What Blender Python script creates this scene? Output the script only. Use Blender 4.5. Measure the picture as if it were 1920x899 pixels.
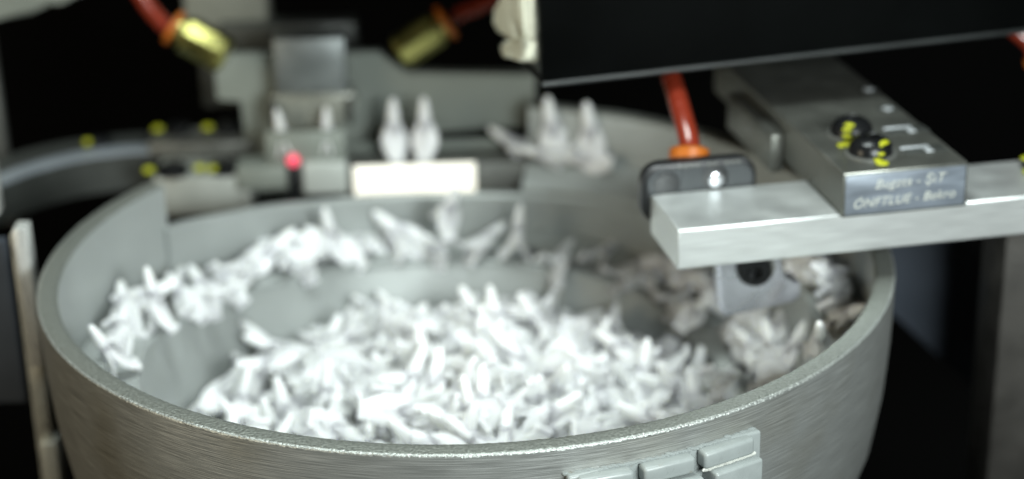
import bpy, bmesh, math, random
from mathutils import Vector, Matrix, Quaternion, noise
sc = bpy.context.scene
for o in list(bpy.data.objects):
    bpy.data.objects.remove(o)
S = 0.01                      # everything below is written in centimetres
COL = sc.collection
R = math.radians

# ------------------------------------------------------------------ camera
def look(dist, pitch, yaw, tilt, roll):
    c = Vector((0, -dist*math.cos(pitch), dist*math.sin(pitch)))
    fw = Vector((math.sin(yaw)*math.cos(tilt), math.cos(yaw)*math.cos(tilt), -math.sin(tilt)))
    r = fw.cross(Vector((0, 0, 1))).normalized(); u = r.cross(fw)
    r2 = math.cos(roll)*r + math.sin(roll)*u
    u2 = -math.sin(roll)*r + math.cos(roll)*u
    m = Matrix((r2, u2, -fw)).transposed().to_4x4()
    m.translation = c*S
    return m
cd = bpy.data.cameras.new('camera'); cam = bpy.data.objects.new('camera', cd); COL.objects.link(cam)
cam.matrix_world = look(91.292, 0.393858, 0.0255636, 0.3880148, -0.0241074)
cd.lens = 67.5; cd.sensor_width = 36; cd.clip_start = 0.02; cd.clip_end = 50
cd.dof.use_dof = True; cd.dof.focus_distance = 0.75; cd.dof.aperture_fstop = 4.2; cd.dof.aperture_blades = 0
sc.camera = cam

# ------------------------------------------------------------------ light
w = bpy.data.worlds.new('World'); sc.world = w; w.use_nodes = True
bg = w.node_tree.nodes['Background']
bg.inputs[0].default_value = (1.0, 0.97, 0.82, 1); bg.inputs[1].default_value = 0.022
def area(name, loc, aim, sx, sy, watts, col, spread=180):
    l = bpy.data.lights.new(name, 'AREA'); l.shape = 'RECTANGLE'; l.size = sx*S; l.size_y = sy*S
    l.energy = watts; l.color = col; l.spread = R(spread)
    o = bpy.data.objects.new(name, l); COL.objects.link(o); o.location = Vector(loc)*S
    o.rotation_euler = (Vector(aim)-Vector(loc)).to_track_quat('-Z', 'Y').to_euler()
    return o
area('ceiling_lamp', (-5, -14, 90), (-1, -3, -6), 46, 30, 2.15, (0.90, 1.0, 0.97), 84)
area('front_lamp', (30, -66, 26), (8, -8, 0), 26, 20, 6.6, (0.92, 1.0, 0.99))
area('warm_side_lamp', (-95, -60, 22), (-15, -8, -6), 40, 50, 4.0, (1.0, 0.86, 0.62))
sc.view_settings.view_transform = 'Standard'; sc.view_settings.look = 'None'
sc.view_settings.exposure = 0.0; sc.view_settings.gamma = 1.0
sc.render.engine = 'CYCLES'
sc.cycles.max_bounces = 6; sc.cycles.use_denoising = True
sc.cycles.caustics_reflective = False; sc.cycles.caustics_refractive = False
sc.cycles.sample_clamp_indirect = 6

# ------------------------------------------------------------------ materials
MATS = {}
def mat(name, col, rough=0.5, metal=0.0, var=0.12, vscale=60, bump=0.0, bscale=400, emit=None, estr=0,
        stretch=None, uv=False, rvar=0.1, sss=0.0, spec=0.5, coat=0.0, dirt=None):
    m = bpy.data.materials.new(name); m.use_nodes = True; n = m.node_tree.nodes; l = m.node_tree.links
    p = n['Principled BSDF']
    p.inputs['Metallic'].default_value = metal
    p.inputs['Specular IOR Level'].default_value = spec
    p.inputs['Coat Weight'].default_value = coat
    p.inputs['Coat Roughness'].default_value = 0.15
    if sss:
        p.inputs['Subsurface Weight'].default_value = sss
        p.inputs['Subsurface Radius'].default_value = (1, 1, 0.9)
        p.inputs['Subsurface Scale'].default_value = 0.0024
    tc = n.new('ShaderNodeTexCoord'); mp = n.new('ShaderNodeMapping')
    l.new(tc.outputs['UV' if uv else 'Object'], mp.inputs[0])
    if stretch: mp.inputs['Scale'].default_value = stretch
    nz = n.new('ShaderNodeTexNoise'); nz.inputs['Scale'].default_value = vscale; nz.inputs['Detail'].default_value = 5
    l.new(mp.outputs[0], nz.inputs['Vector'])
    rp = n.new('ShaderNodeMapRange'); rp.inputs[1].default_value = 0.3; rp.inputs[2].default_value = 0.7
    rp.inputs[3].default_value = 1-var; rp.inputs[4].default_value = 1+var
    l.new(nz.outputs[0], rp.inputs[0])
    mx = n.new('ShaderNodeMix'); mx.data_type = 'RGBA'; mx.blend_type = 'MULTIPLY'; mx.inputs[0].default_value = 1
    mx.inputs[6].default_value = (*col, 1); l.new(rp.outputs[0], mx.inputs[7])
    src = mx.outputs[2]
    if dirt:
        dcol, dscale, lo, hi = dirt
        dn = n.new('ShaderNodeTexNoise'); dn.inputs['Scale'].default_value = dscale; dn.inputs['Detail'].default_value = 7
        l.new(tc.outputs['Object'], dn.inputs['Vector'])
        dr = n.new('ShaderNodeMapRange'); dr.inputs[1].default_value = lo; dr.inputs[2].default_value = hi
        l.new(dn.outputs[0], dr.inputs[0])
        dm = n.new('ShaderNodeMix'); dm.data_type = 'RGBA'; l.new(dr.outputs[0], dm.inputs[0])
        l.new(src, dm.inputs[6]); dm.inputs[7].default_value = (*dcol, 1); src = dm.outputs[2]
    l.new(src, p.inputs['Base Color'])
    r2 = n.new('ShaderNodeMapRange'); r2.inputs[1].default_value = 0.3; r2.inputs[2].default_value = 0.7
    r2.inputs[3].default_value = max(0.02, rough-rvar); r2.inputs[4].default_value = min(1, rough+rvar)
    l.new(nz.outputs[0], r2.inputs[0]); l.new(r2.outputs[0], p.inputs['Roughness'])
    if bump:
        b2 = n.new('ShaderNodeTexNoise'); b2.inputs['Scale'].default_value = bscale; b2.inputs['Detail'].default_value = 3
        l.new(mp.outputs[0], b2.inputs['Vector'])
        bp = n.new('ShaderNodeBump'); bp.inputs['Strength'].default_value = bump; bp.inputs['Distance'].default_value = 0.0006
        l.new(b2.outputs[0], bp.inputs['Height']); l.new(bp.outputs[0], p.inputs['Normal'])
    if emit:
        p.inputs['Emission Color'].default_value = (*emit, 1); p.inputs['Emission Strength'].default_value = estr
    MATS[name] = m
    return m
mat('coated_inside', (0.39, 0.413, 0.403), 0.46, 0.3, 0.10, 22, 0.08, 500)
mat('brushed_outside', (0.40, 0.415, 0.40), 0.42, 0.65, 0.26, 1, 0.32, 1, stretch=(45, 2300, 1), uv=True, rvar=0.10,
    dirt=((0.25, 0.235, 0.18), 14, 0.5, 0.8))
mat('cast_rim', (0.27, 0.285, 0.26), 0.46, 0.6, 0.20, 900, 0.9, 700)
mat('rim_burr', (0.40, 0.42, 0.40), 0.42, 0.6, 0.25, 900, 0.9, 900)
mat('white_plastic', (0.88, 0.89, 0.885), 0.38, 0.0, 0.03, 120, 0.0, sss=0.9, spec=0.4)
mat('bar_aluminium', (0.74, 0.77, 0.76), 0.44, 0.75, 0.07, 60, 0.05, 250, stretch=(1, 1, 30), rvar=0.06)
mat('block_aluminium', (0.19, 0.195, 0.175), 0.36, 0.7, 0.10, 50, 0.10, 300)
mat('polished_steel', (0.74, 0.76, 0.80), 0.24, 0.85, 0.08, 60, 0.1, 200)
mat('plate_aluminium', (0.26, 0.285, 0.255), 0.55, 0.3, 0.08, 40)
mat('dull_steel', (0.20, 0.205, 0.19), 0.5, 0.6, 0.15, 40)
mat('dark_iron', (0.06, 0.065, 0.06), 0.5, 0.3, 0.15, 40)
mat('black_plastic', (0.012, 0.013, 0.014), 0.33, 0.0, 0.2, 80)
mat('hopper_black', (0.0018, 0.0022, 0.0022), 0.6, 0.0, 0.3, 30, 0.1, 300, spec=0.03)
mat('hopper_edge', (0.02, 0.023, 0.023), 0.4, 0.1, 0.3, 30)
mat('black_oxide', (0.015, 0.016, 0.017), 0.28, 0.4, 0.2, 80)
mat('bracket_face', (0.035, 0.039, 0.042), 0.38, 0.3, 0.1, 80)
mat('cream_foam', (0.62, 0.62, 0.50), 0.9, 0.0, 0.12, 90, 0.8, 300)
mat('yellow_paint', (0.42, 0.44, 0.012), 0.5, 0.0, 0.1, 200)
mat('red_hose', (0.20, 0.026, 0.012), 0.22, 0.0, 0.1, 80, coat=0.4)
mat('orange_collar', (0.45, 0.12, 0.012), 0.4, 0.0, 0.1, 80)
mat('brass', (0.46, 0.44, 0.15), 0.3, 1.0, 0.08, 60)
mat('backlight', (0.9, 0.9, 0.85), 0.5, 0, 0.02, 40, emit=(1.0, 0.95, 0.78), estr=0.75)
mat('red_led', (0.8, 0.05, 0.08), 0.4, 0, 0.02, 40, emit=(1.0, 0.12, 0.2), estr=1.0)
mat('grey_paint', (0.26, 0.285, 0.28), 0.34, 0.0, 0.05, 200, 0.25, 120, spec=0.5, dirt=((0.20, 0.19, 0.16), 160, 0.66, 0.74))
mat('weld_bead', (0.52, 0.53, 0.49), 0.45, 0.1, 0.2, 300, 0.8, 300)
mat('scratch_ink', (0.58, 0.60, 0.54), 0.6, 0.0, 0.1, 200)
mat('frosted_clear', (0.30, 0.31, 0.27), 0.3, 0.2, 0.1, 60)
mat('navy_panel', (0.075, 0.09, 0.115), 0.6, 0.0, 0.1, 20)
mat('black_backdrop', (0.004, 0.004, 0.004), 0.9, 0.0, 0.1, 5, spec=0.1)
mat('grey_housing', (0.22, 0.225, 0.19), 0.6, 0.1, 0.1, 30)
mat('post_cast', (0.06, 0.056, 0.05), 0.55, 0.5, 0.2, 60, 0.3, 200)
mat('cream_paint', (0.56, 0.57, 0.52), 0.35, 0.5, 0.15, 60)

# ------------------------------------------------------------------ geometry helpers (centimetres)
def link(name, me, m, parent=None):
    o = bpy.data.objects.new(name, me); COL.objects.link(o)
    if me is not None and m is not None: me.materials.append(MATS[m])
    if parent is not None: o.parent = parent
    return o
def base_of(parent):
    v = Vector((0, 0, 0))
    while parent is not None:
        v += parent.location; parent = parent.parent
    return v
def obj(name, bm, m, parent=None, at=None, smooth=True, angle=38):
    """one mesh object; verts are written in world centimetres, origin goes to the parent's base (or `at`)"""
    bmesh.ops.recalc_face_normals(bm, faces=bm.faces)
    org = base_of(parent) if at is None else Vector(at)*S
    for v in bm.verts: v.co = v.co*S - org
    me = bpy.data.meshes.new(name); bm.to_mesh(me); bm.free()
    if smooth:
        me.polygons.foreach_set('use_smooth', [True]*len(me.polygons))
        try: me.set_sharp_from_angle(angle=R(angle))
        except Exception: pass
    o = link(name, me, m, parent)
    if parent is None: o.location = org
    return o
def thing(name, label, cat, at, group=None):
    o = bpy.data.objects.new(name, None); COL.objects.link(o); o.location = Vector(at)*S
    o.empty_display_size = 0.01
    return tag(o, label, cat, group)
def tag(o, label, cat, group=None, kind=None):
    o['label'] = label; o['category'] = cat
    if group: o['group'] = group
    if kind: o['kind'] = kind
    return o
def NB(): return bmesh.new()
def box(bm, c, size, rot=None, bev=0.0, seg=2):
    t = bmesh.new(); bmesh.ops.create_cube(t, size=1)
    for v in t.verts: v.co = Vector((v.co.x*size[0], v.co.y*size[1], v.co.z*size[2]))
    if bev: bmesh.ops.bevel(t, geom=t.edges[:], offset=bev, segments=seg, affect='EDGES', profile=0.5)
    M = (rot.to_4x4() if rot is not None else Matrix.Identity(4)); M.translation = Vector(c)
    bmesh.ops.transform(t, matrix=M, verts=t.verts); merge(bm, t); return bm
def merge(bm, t):
    me = bpy.data.meshes.new('tmp'); t.to_mesh(me); t.free(); bm.from_mesh(me); bpy.data.meshes.remove(me)
def frame(d):
    d = Vector(d).normalized(); a = Vector((0, 0, 1)) if abs(d.z) < 0.9 else Vector((1, 0, 0))
    x = a.cross(d).normalized(); y = d.cross(x); return x, y, d
def cone(bm, p0, p1, prof, n=20, turn=0.0):
    """lathe along p0->p1; prof = [(t, r)...] with t along the axis 0..1"""
    p0 = Vector(p0); p1 = Vector(p1); x, y, d = frame(p1-p0); rings = []
    for t, r in prof:
        c = p0.lerp(p1, t)
        rings.append([bm.verts.new(c + x*(r*math.cos(turn+2*math.pi*k/n)) + y*(r*math.sin(turn+2*math.pi*k/n))) for k in range(n)])
    for a, b in zip(rings, rings[1:]):
        for k in range(n): bm.faces.new((a[k], a[(k+1) % n], b[(k+1) % n], b[k]))
    bm.faces.new(rings[0][::-1]); bm.faces.new(rings[-1]); return bm
def spline(pts, n=10):
    P = [Vector(p) for p in pts]; out = []
    for i in range(len(P)-1):
        a = P[max(i-1, 0)]; b = P[i]; c = P[i+1]; d = P[min(i+2, len(P)-1)]
        for k in range(n):
            t = k/n
            out.append(0.5*((2*b) + (c-a)*t + (2*a-5*b+4*c-d)*t*t + (3*b-a-3*c+d)*t**3))
    out.append(P[-1]); return out
def tube(bm, pts, r, n=16):
    P = spline(pts); rings = []
    x = None
    for i, p in enumerate(P):
        d = (P[min(i+1, len(P)-1)]-P[max(i-1, 0)]).normalized()
        if x is None: x, y, _ = frame(d)
        x = (x - d*x.dot(d)).normalized(); y = d.cross(x)
        rings.append([bm.verts.new(p + x*(r*math.cos(2*math.pi*k/n)) + y*(r*math.sin(2*math.pi*k/n))) for k in range(n)])
    for a, b in zip(rings, rings[1:]):
        for k in range(n): bm.faces.new((a[k], a[(k+1) % n], b[(k+1) % n], b[k]))
    bm.faces.new(rings[0][::-1]); bm.faces.new(rings[-1]); return bm
def prism(bm, poly, o, ux, uy, depth, bev=0.0):
    """flat outline (2D list in ux, uy from o) given a real thickness along ux x uy"""
    ux = Vector(ux); uy = Vector(uy); n = ux.cross(uy).normalized(); o = Vector(o); t = bmesh.new()
    a = [t.verts.new(o+ux*p[0]+uy*p[1]) for p in poly]; b = [t.verts.new(v.co+n*depth) for v in a]; k = len(a)
    t.faces.new(a); t.faces.new(b[::-1])
    for i in range(k): t.faces.new((a[i], b[i], b[(i+1) % k], a[(i+1) % k]))
    if bev: bmesh.ops.bevel(t, geom=t.edges[:], offset=bev, segments=2, affect='EDGES', profile=0.5)
    merge(bm, t); return bm
def sweep(bm, t0, t1, step, prof, closed=True, uv=False, jit=None):
    """sweep a closed (r, z) profile, a function of the angle in degrees, round the bowl axis"""
    n = max(2, int(round(abs(t1-t0)/step))); rings = []; lay = bm.loops.layers.uv.verify() if uv else None; info = {}
    for i in range(n+1):
        th = t0+(t1-t0)*i/n; c, s = math.cos(R(th)), math.sin(R(th)); ring = []
        for j, (r, z) in enumerate(prof(th)):
            if jit and j in jit:
                k_ = jit[j]*(0.25+1.5*max(0, noise.noise(Vector((th*0.21, j*3.1, 7.0)))+0.25)); r += random.gauss(0, k_); z += random.gauss(0, k_)
            v = bm.verts.new((r*c, r*s, z)); info[v] = (R(th)*0.2, z*S if j < 100 else 0); ring.append(v)
        rings.append(ring)
    m = len(rings[0])
    for a, b in zip(rings, rings[1:]):
        for k in range(m if closed else m-1):
            f = bm.faces.new((a[k], a[(k+1) % m], b[(k+1) % m], b[k]))
            if uv:
                for lp in f.loops: lp[lay].uv = info[lp.vert]
    if closed:
        bm.faces.new(rings[0]); bm.faces.new(rings[-1][::-1])
    return bm
def lut(tab):
    def f(x):
        if x <= tab[0][0]: return tab[0][1]
        for (a, va), (b, vb) in zip(tab, tab[1:]):
            if x <= b:
                t = (x-a)/(b-a); t = t*t*(3-2*t)*0.4+t*0.6
                return va+(vb-va)*t
        return tab[-1][1]
    return f
def bent(bm, a0, a1, z0, z1, r0, r1, bev=0.15, na=8):
    """a rounded block bent round the bowl wall"""
    t = bmesh.new(); bmesh.ops.create_cube(t, size=1); L = abs(R(a1-a0))*r1
    for v in t.verts: v.co = Vector((v.co.x*L, v.co.y*(r1-r0), v.co.z*abs(z1-z0)))
    bmesh.ops.bevel(t, geom=[e for e in t.edges], offset=bev, segments=3, affect='EDGES', profile=0.5)
    am = (a0+a1)/2
    for v in t.verts:
        th = R(am)+v.co.x/r1; r = (r0+r1)/2+v.co.y
        v.co = Vector((r*math.cos(th), r*math.sin(th), (z0+z1)/2+v.co.z))
    merge(bm, t); return bm
def rot_z(deg): return Matrix.Rotation(R(deg), 3, 'Z')
mat('polished_front', (0.24, 0.275, 0.32), 0.38, 0.35, 0.25, 40, 0.1, 200, stretch=(1, 1, 5))
mat('nozzle_steel', (0.22, 0.24, 0.24), 0.4, 0.6, 0.2, 40)
mat('stop_white', (0.5, 0.53, 0.5), 0.5, 0.1, 0.05, 40)
mat('pale_strip', (0.36, 0.40, 0.44), 0.4, 0.3, 0.05, 40)
mat('polished_bar', (0.78, 0.80, 0.78), 0.28, 0.5, 0.1, 60, stretch=(6, 6, 1))
mat('highlight_paint', (0.55, 0.58, 0.60), 0.4, 0.3, 0.05, 60)  # pale colour standing in for highlights inside slots and holes
mat('deflector_metal', (0.74, 0.76, 0.83), 0.30, 0.85, 0.1, 60, 0.1, 200)
mat('mount_metal', (0.40, 0.42, 0.39), 0.5, 0.3, 0.08, 40)

random.seed(11)
# ------------------------------------------------------------------ setting
b = NB(); box(b, (0, 90, 10), (420, 2, 200)); o = obj('backdrop', b, 'black_backdrop', at=(0, 90, -40), smooth=False); o['kind'] = 'structure'
b = NB(); box(b, (0, 20, -41), (420, 200, 2)); o = obj('machine_table', b, 'black_backdrop', at=(0, 20, -42), smooth=False); o['kind'] = 'structure'

# ------------------------------------------------------------------ vibratory bowl
bowl = thing('feeder_bowl', 'large round cast aluminium feeder bowl with spiral track, filled with white plugs', 'bowl', (0, 0, -15))
Rout = lut([(145, 20), (368, 20), (393, 20.55), (403, 21.0), (414, 21.75), (428, 22.35), (440, 23.0)])
WT = 0.95
ztrk = lut([(0, -8.7), (22, -8.2), (47, -7.85), (72, -7.35), (93, -7.0), (142, -6.1), (177, -4.9), (220, -4.4), (270, -4.1), (330, -3.9), (360, -3.8), (440, -3.7)])
rin = lut([(0, 15.7), (270, 15.8), (330, 16.0), (360, 16.6), (385, 17.6), (405, 18.3), (430, 18.65), (450, 18.65)])
zout = lut([(300, 0.0), (380, 0.25), (420, 0.8), (440, 0.9)])       # outward rise of the upper track
bot = lut([(146, -15), (360, -15), (385, -9), (440, -6.5)])
def wall_prof(t):
    Ro = Rout(t); d = Ro-20; zb = bot(t)
    pts = [(Ro-WT, -0.11), (Ro, -0.11)]
    for z, r in ((-1, 20), (-3, 19.94), (-5.5, 19.75), (-8, 19.35), (-10, 18.7), (-11.6, 17.8), (-13, 16.6), (-15, 14.4)):
        pts.append((r+d, max(z, zb+0.001*z)))
    pts += [(13.6+d, zb-0.02), (15.2+d, max(-12.5, zb+0.3)), (Ro-WT-0.25, max(-8, zb+0.6)), (Ro-WT, -4)]
    return pts
b = NB(); sweep(b, 146, 440, 1.0, wall_prof, uv=True); obj('outer_wall', b, 'brushed_outside', bowl)
b = NB(); sweep(b, 146, 440, 0.35, lambda t: [(Rout(t)-WT, -0.11), (Rout(t)-WT+0.05, -0.03), (Rout(t)-WT+0.14, 0.0), (Rout(t)-0.62, 0.01), (Rout(t)-0.34, 0.005), (Rout(t)-0.12, -0.01), (Rout(t)-0.10, -0.11)],
                jit={1: 0.006, 2: 0.008, 3: 0.008, 4: 0.008, 5: 0.012})
obj('rim', b, 'cast_rim', bowl, angle=60)
b = NB(); sweep(b, 146, 440, 0.18, lambda t: [(Rout(t)-0.12, -0.012), (Rout(t)-0.03, -0.028), (Rout(t)+0.006, -0.07), (Rout(t)+0.005, -0.125), (Rout(t)-0.12, -0.115)],
                jit={0: 0.007, 1: 0.009, 2: 0.009, 3: 0.008}); obj('rim_burr', b, 'rim_burr', bowl, angle=80)
# coated liner: what one sees of the wall from inside
def liner(t):
    ri = Rout(t)-WT; zt = ztrk(t if t > 150 else t+360)
    return [(ri-0.005, -0.12), (ri-0.06, zt-0.6), (ri-0.02, zt-0.6), (ri+0.03, -0.12)]
b = NB(); sweep(b, 146.05, 439.9, 1.0, liner); obj('inner_face', b, 'coated_inside', bowl)
# spiral track, lower turn then upper turn
step_r = lut([(-10, 16.2), (0, 16.55), (25, 17.55), (45, 18.25), (70, 18.6), (150, 18.75)])
step_z = lut([(-10, -3.9), (0, -3.82), (40, -4.1), (57, -4.25), (92, -4.2), (112, -3.8), (130, -3.1), (146, -2.4)])
def trk(t):
    zi = ztrk(t); ri = rin(t)
    if t < 146: ro = step_r(t)+0.1; zo = zi
    else: ro = Rout(t)-WT+0.0; zo = zi+zout(t)
    return [(ri, zi-0.08), (ri+0.08, zi), (ro, zo), (ro, zo-0.5), (ri, zi-0.5)]
b = NB(); sweep(b, 0, 146, 1.5, trk); obj('track', b, 'coated_inside', bowl)
b = NB(); sweep(b, 146, 440, 1.5, trk); obj('track', b, 'coated_inside', bowl)
# wall that steps from the lower turn up to the upper turn
b = NB(); sweep(b, -10, 147, 1.0, lambda t: [(step_r(t), ztrk(max(t, 0))-0.4), (step_r(t)-0.02, step_z(t)-0.12), (step_r(t)+0.1, step_z(t)), (step_r(t)+0.62, step_z(t)-0.03), (step_r(t)+0.7, step_z(t)-0.5), (step_r(t)+0.6, ztrk(max(t, 0))-0.4)])
obj('step_wall', b, 'coated_inside', bowl)
# inner wall below the track lip
def iw(t):
    z = ztrk(t)-0.3; r = rin(t)
    return [(r+0.02, z), (14.5, -11.9), (14.1, -12.5), (14.6, -12.8), (15.1, -12.0), (r+0.5, z-0.05)]
b = NB(); sweep(b, 0, 360, 2.0, iw); obj('inner_wall', b, 'coated_inside', bowl)
b = NB(); N = 64; rr = [(0.01, -10.8), (3, -10.82), (6, -11.0), (10, -11.5), (14.2, -12.4), (14.2, -12.9), (0.01, -11.4)]
rings = [[b.verts.new((r*math.cos(2*math.pi*k/N), r*math.sin(2*math.pi*k/N), z)) for k in range(N)] for r, z in rr]
for p, q in zip(rings, rings[1:]):
    for k in range(N): b.faces.new((p[k], p[(k+1) % N], q[(k+1) % N], q[k]))
obj('floor', b, 'coated_inside', bowl)
# painted casting welded on the front right of the wall
cast = obj('mounting_boss', bent(NB(), -55.8, -80, -3.9, -1.08, 19.9, 20.42, 0.12), 'grey_paint', bowl)
for a0, a1 in ((-57.4, -64.2), (-65.3, -71.6), (-72.7, -79.0)):
    obj('raised_pad', bent(NB(), a0, a1, -1.86, -1.12, 20.0, 20.68, 0.16), 'grey_paint', cast)
for a0, a1 in ((-57.0, -63.4), (-64.8, -71.2), (-72.6, -79.2)):
    obj('raised_block', bent(NB(), a0, a1, -3.9, -1.92, 20.0, 21.05, 0.13), 'grey_paint', cast)
obj('embossed_mark', bent(NB(), -59.0, -61.6, -2.82, -2.60, 21.0, 21.14, 0.05), 'grey_paint', cast)
b = NB()
for k in range(150):
    a = -56.2-23.8*k/149; rr_ = 0.07+0.05*random.random()
    bmesh.ops.create_icosphere(b, subdivisions=1, radius=rr_, matrix=Matrix.Translation((20.04*math.cos(R(a)), 20.04*math.sin(R(a)), -1.12+random.gauss(0, 0.025))) @ Matrix.Diagonal((1.6, 1, 0.8, 1)))
obj('weld_seam', b, 'grey_paint', cast)
b = NB()
for k in range(70):
    a = -57.2-7*k/69
    bmesh.ops.create_icosphere(b, subdivisions=1, radius=0.05+0.04*random.random(), matrix=Matrix.Translation((20.55*math.cos(R(a)), 20.55*math.sin(R(a)), -1.89+random.gauss(0, 0.02))))
obj('weld_seam', b, 'weld_bead', cast)

# ------------------------------------------------------------------ white plugs
def anchor_geo(splay):
    """white spread plug, cm, tip up at z=4, feet at z=0"""
    V=[];F=[];pieces=[]
    # rod
    st=len(V); N=10
    prof=[(1.3,.32),(1.9,.40),(2.5,.39),(3.0,.34),(3.5,.27),(3.8,.21),(3.96,.13),(4.03,.05)]
    for z,r in prof:
        for k in range(N):
            a=2*math.pi*k/N; V.append((r*math.cos(a)*.95,r*math.sin(a)*1.12,z))
    for i in range(len(prof)-1):
        for k in range(N):
            a=st+i*N+k;b=st+i*N+(k+1)%N; F.append((a,b,b+N,a+N))
    F.append(tuple(st+(len(prof)-1)*N+k for k in range(N))); F.append(tuple(st+k for k in reversed(range(N))))
    pieces.append((st,len(V)))
    for s in (1,-1):
        st=len(V)
        rows=[(0,.32,.22),(.15,.52,.19),(.35,.76,.14),(.55,.82,.11),(.75,.66,.11),(.90,.46,.13),(1.0,.36,.15)]
        L=2.7
        for (q,w,t) in rows:
            a=splay*(0.55+0.45*q)
            cx=s*(math.sin(a)*L*q+.05); cz=2.6-math.cos(a)*L*q
            nx,nz=s*math.cos(splay),math.sin(splay)
            bow=.10
            for yy,tt in ((-w,-t*.5),(-w,t*.5),(-w*.45,t),(w*.45,t),(w,t*.5),(w,-t*.5),(w*.45,-t*.6),(-w*.45,-t*.6)):
                b=-bow*(yy/.7)**2
                V.append((cx+nx*(tt+b),yy,cz+nz*(tt+b)))
        n=8
        for i in range(len(rows)-1):
            for k in range(n):
                a=st+i*n+k;b=st+i*n+(k+1)%n; f=(a,b,b+n,a+n); F.append(f if s<0 else f[::-1])
        e=tuple(st+(len(rows)-1)*n+k for k in range(n)); F.append(e if s<0 else e[::-1])
        e=tuple(st+k for k in reversed(range(n))); F.append(e if s<0 else e[::-1])
        pieces.append((st,len(V)))
        # foot: small rounded bar across the end
        st=len(V); a=splay; cx=s*(math.sin(a)*L+.05); cz=2.6-math.cos(a)*L
        M=8
        for yy,r in ((-.50,.09),(-.44,.18),(.44,.18),(.50,.09)):
            for k in range(M):
                b=2*math.pi*k/M; V.append((cx+s*.08+r*math.cos(b),yy,cz+.1+r*math.sin(b)))
        for i in range(3):
            for k in range(M):
                a=st+i*M+k;b=st+i*M+(k+1)%M; F.append((a,a+M,b+M,b))
        F.append(tuple(st+k for k in range(M))); F.append(tuple(st+3*M+k for k in reversed(range(M))))
    # web between the legs
    st=len(V); w=.08; zb=.8; xb=math.sin(splay)*(2.6-zb)/math.cos(splay)
    for yy in (-w,w): V.extend([(-xb,yy,zb),(xb,yy,zb),(.12,yy,2.5),(-.12,yy,2.5)])
    F.extend([(st,st+1,st+2,st+3),(st+7,st+6,st+5,st+4),(st,st+4,st+5,st+1),(st+2,st+6,st+7,st+3)])
    return V,F,pieces

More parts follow.
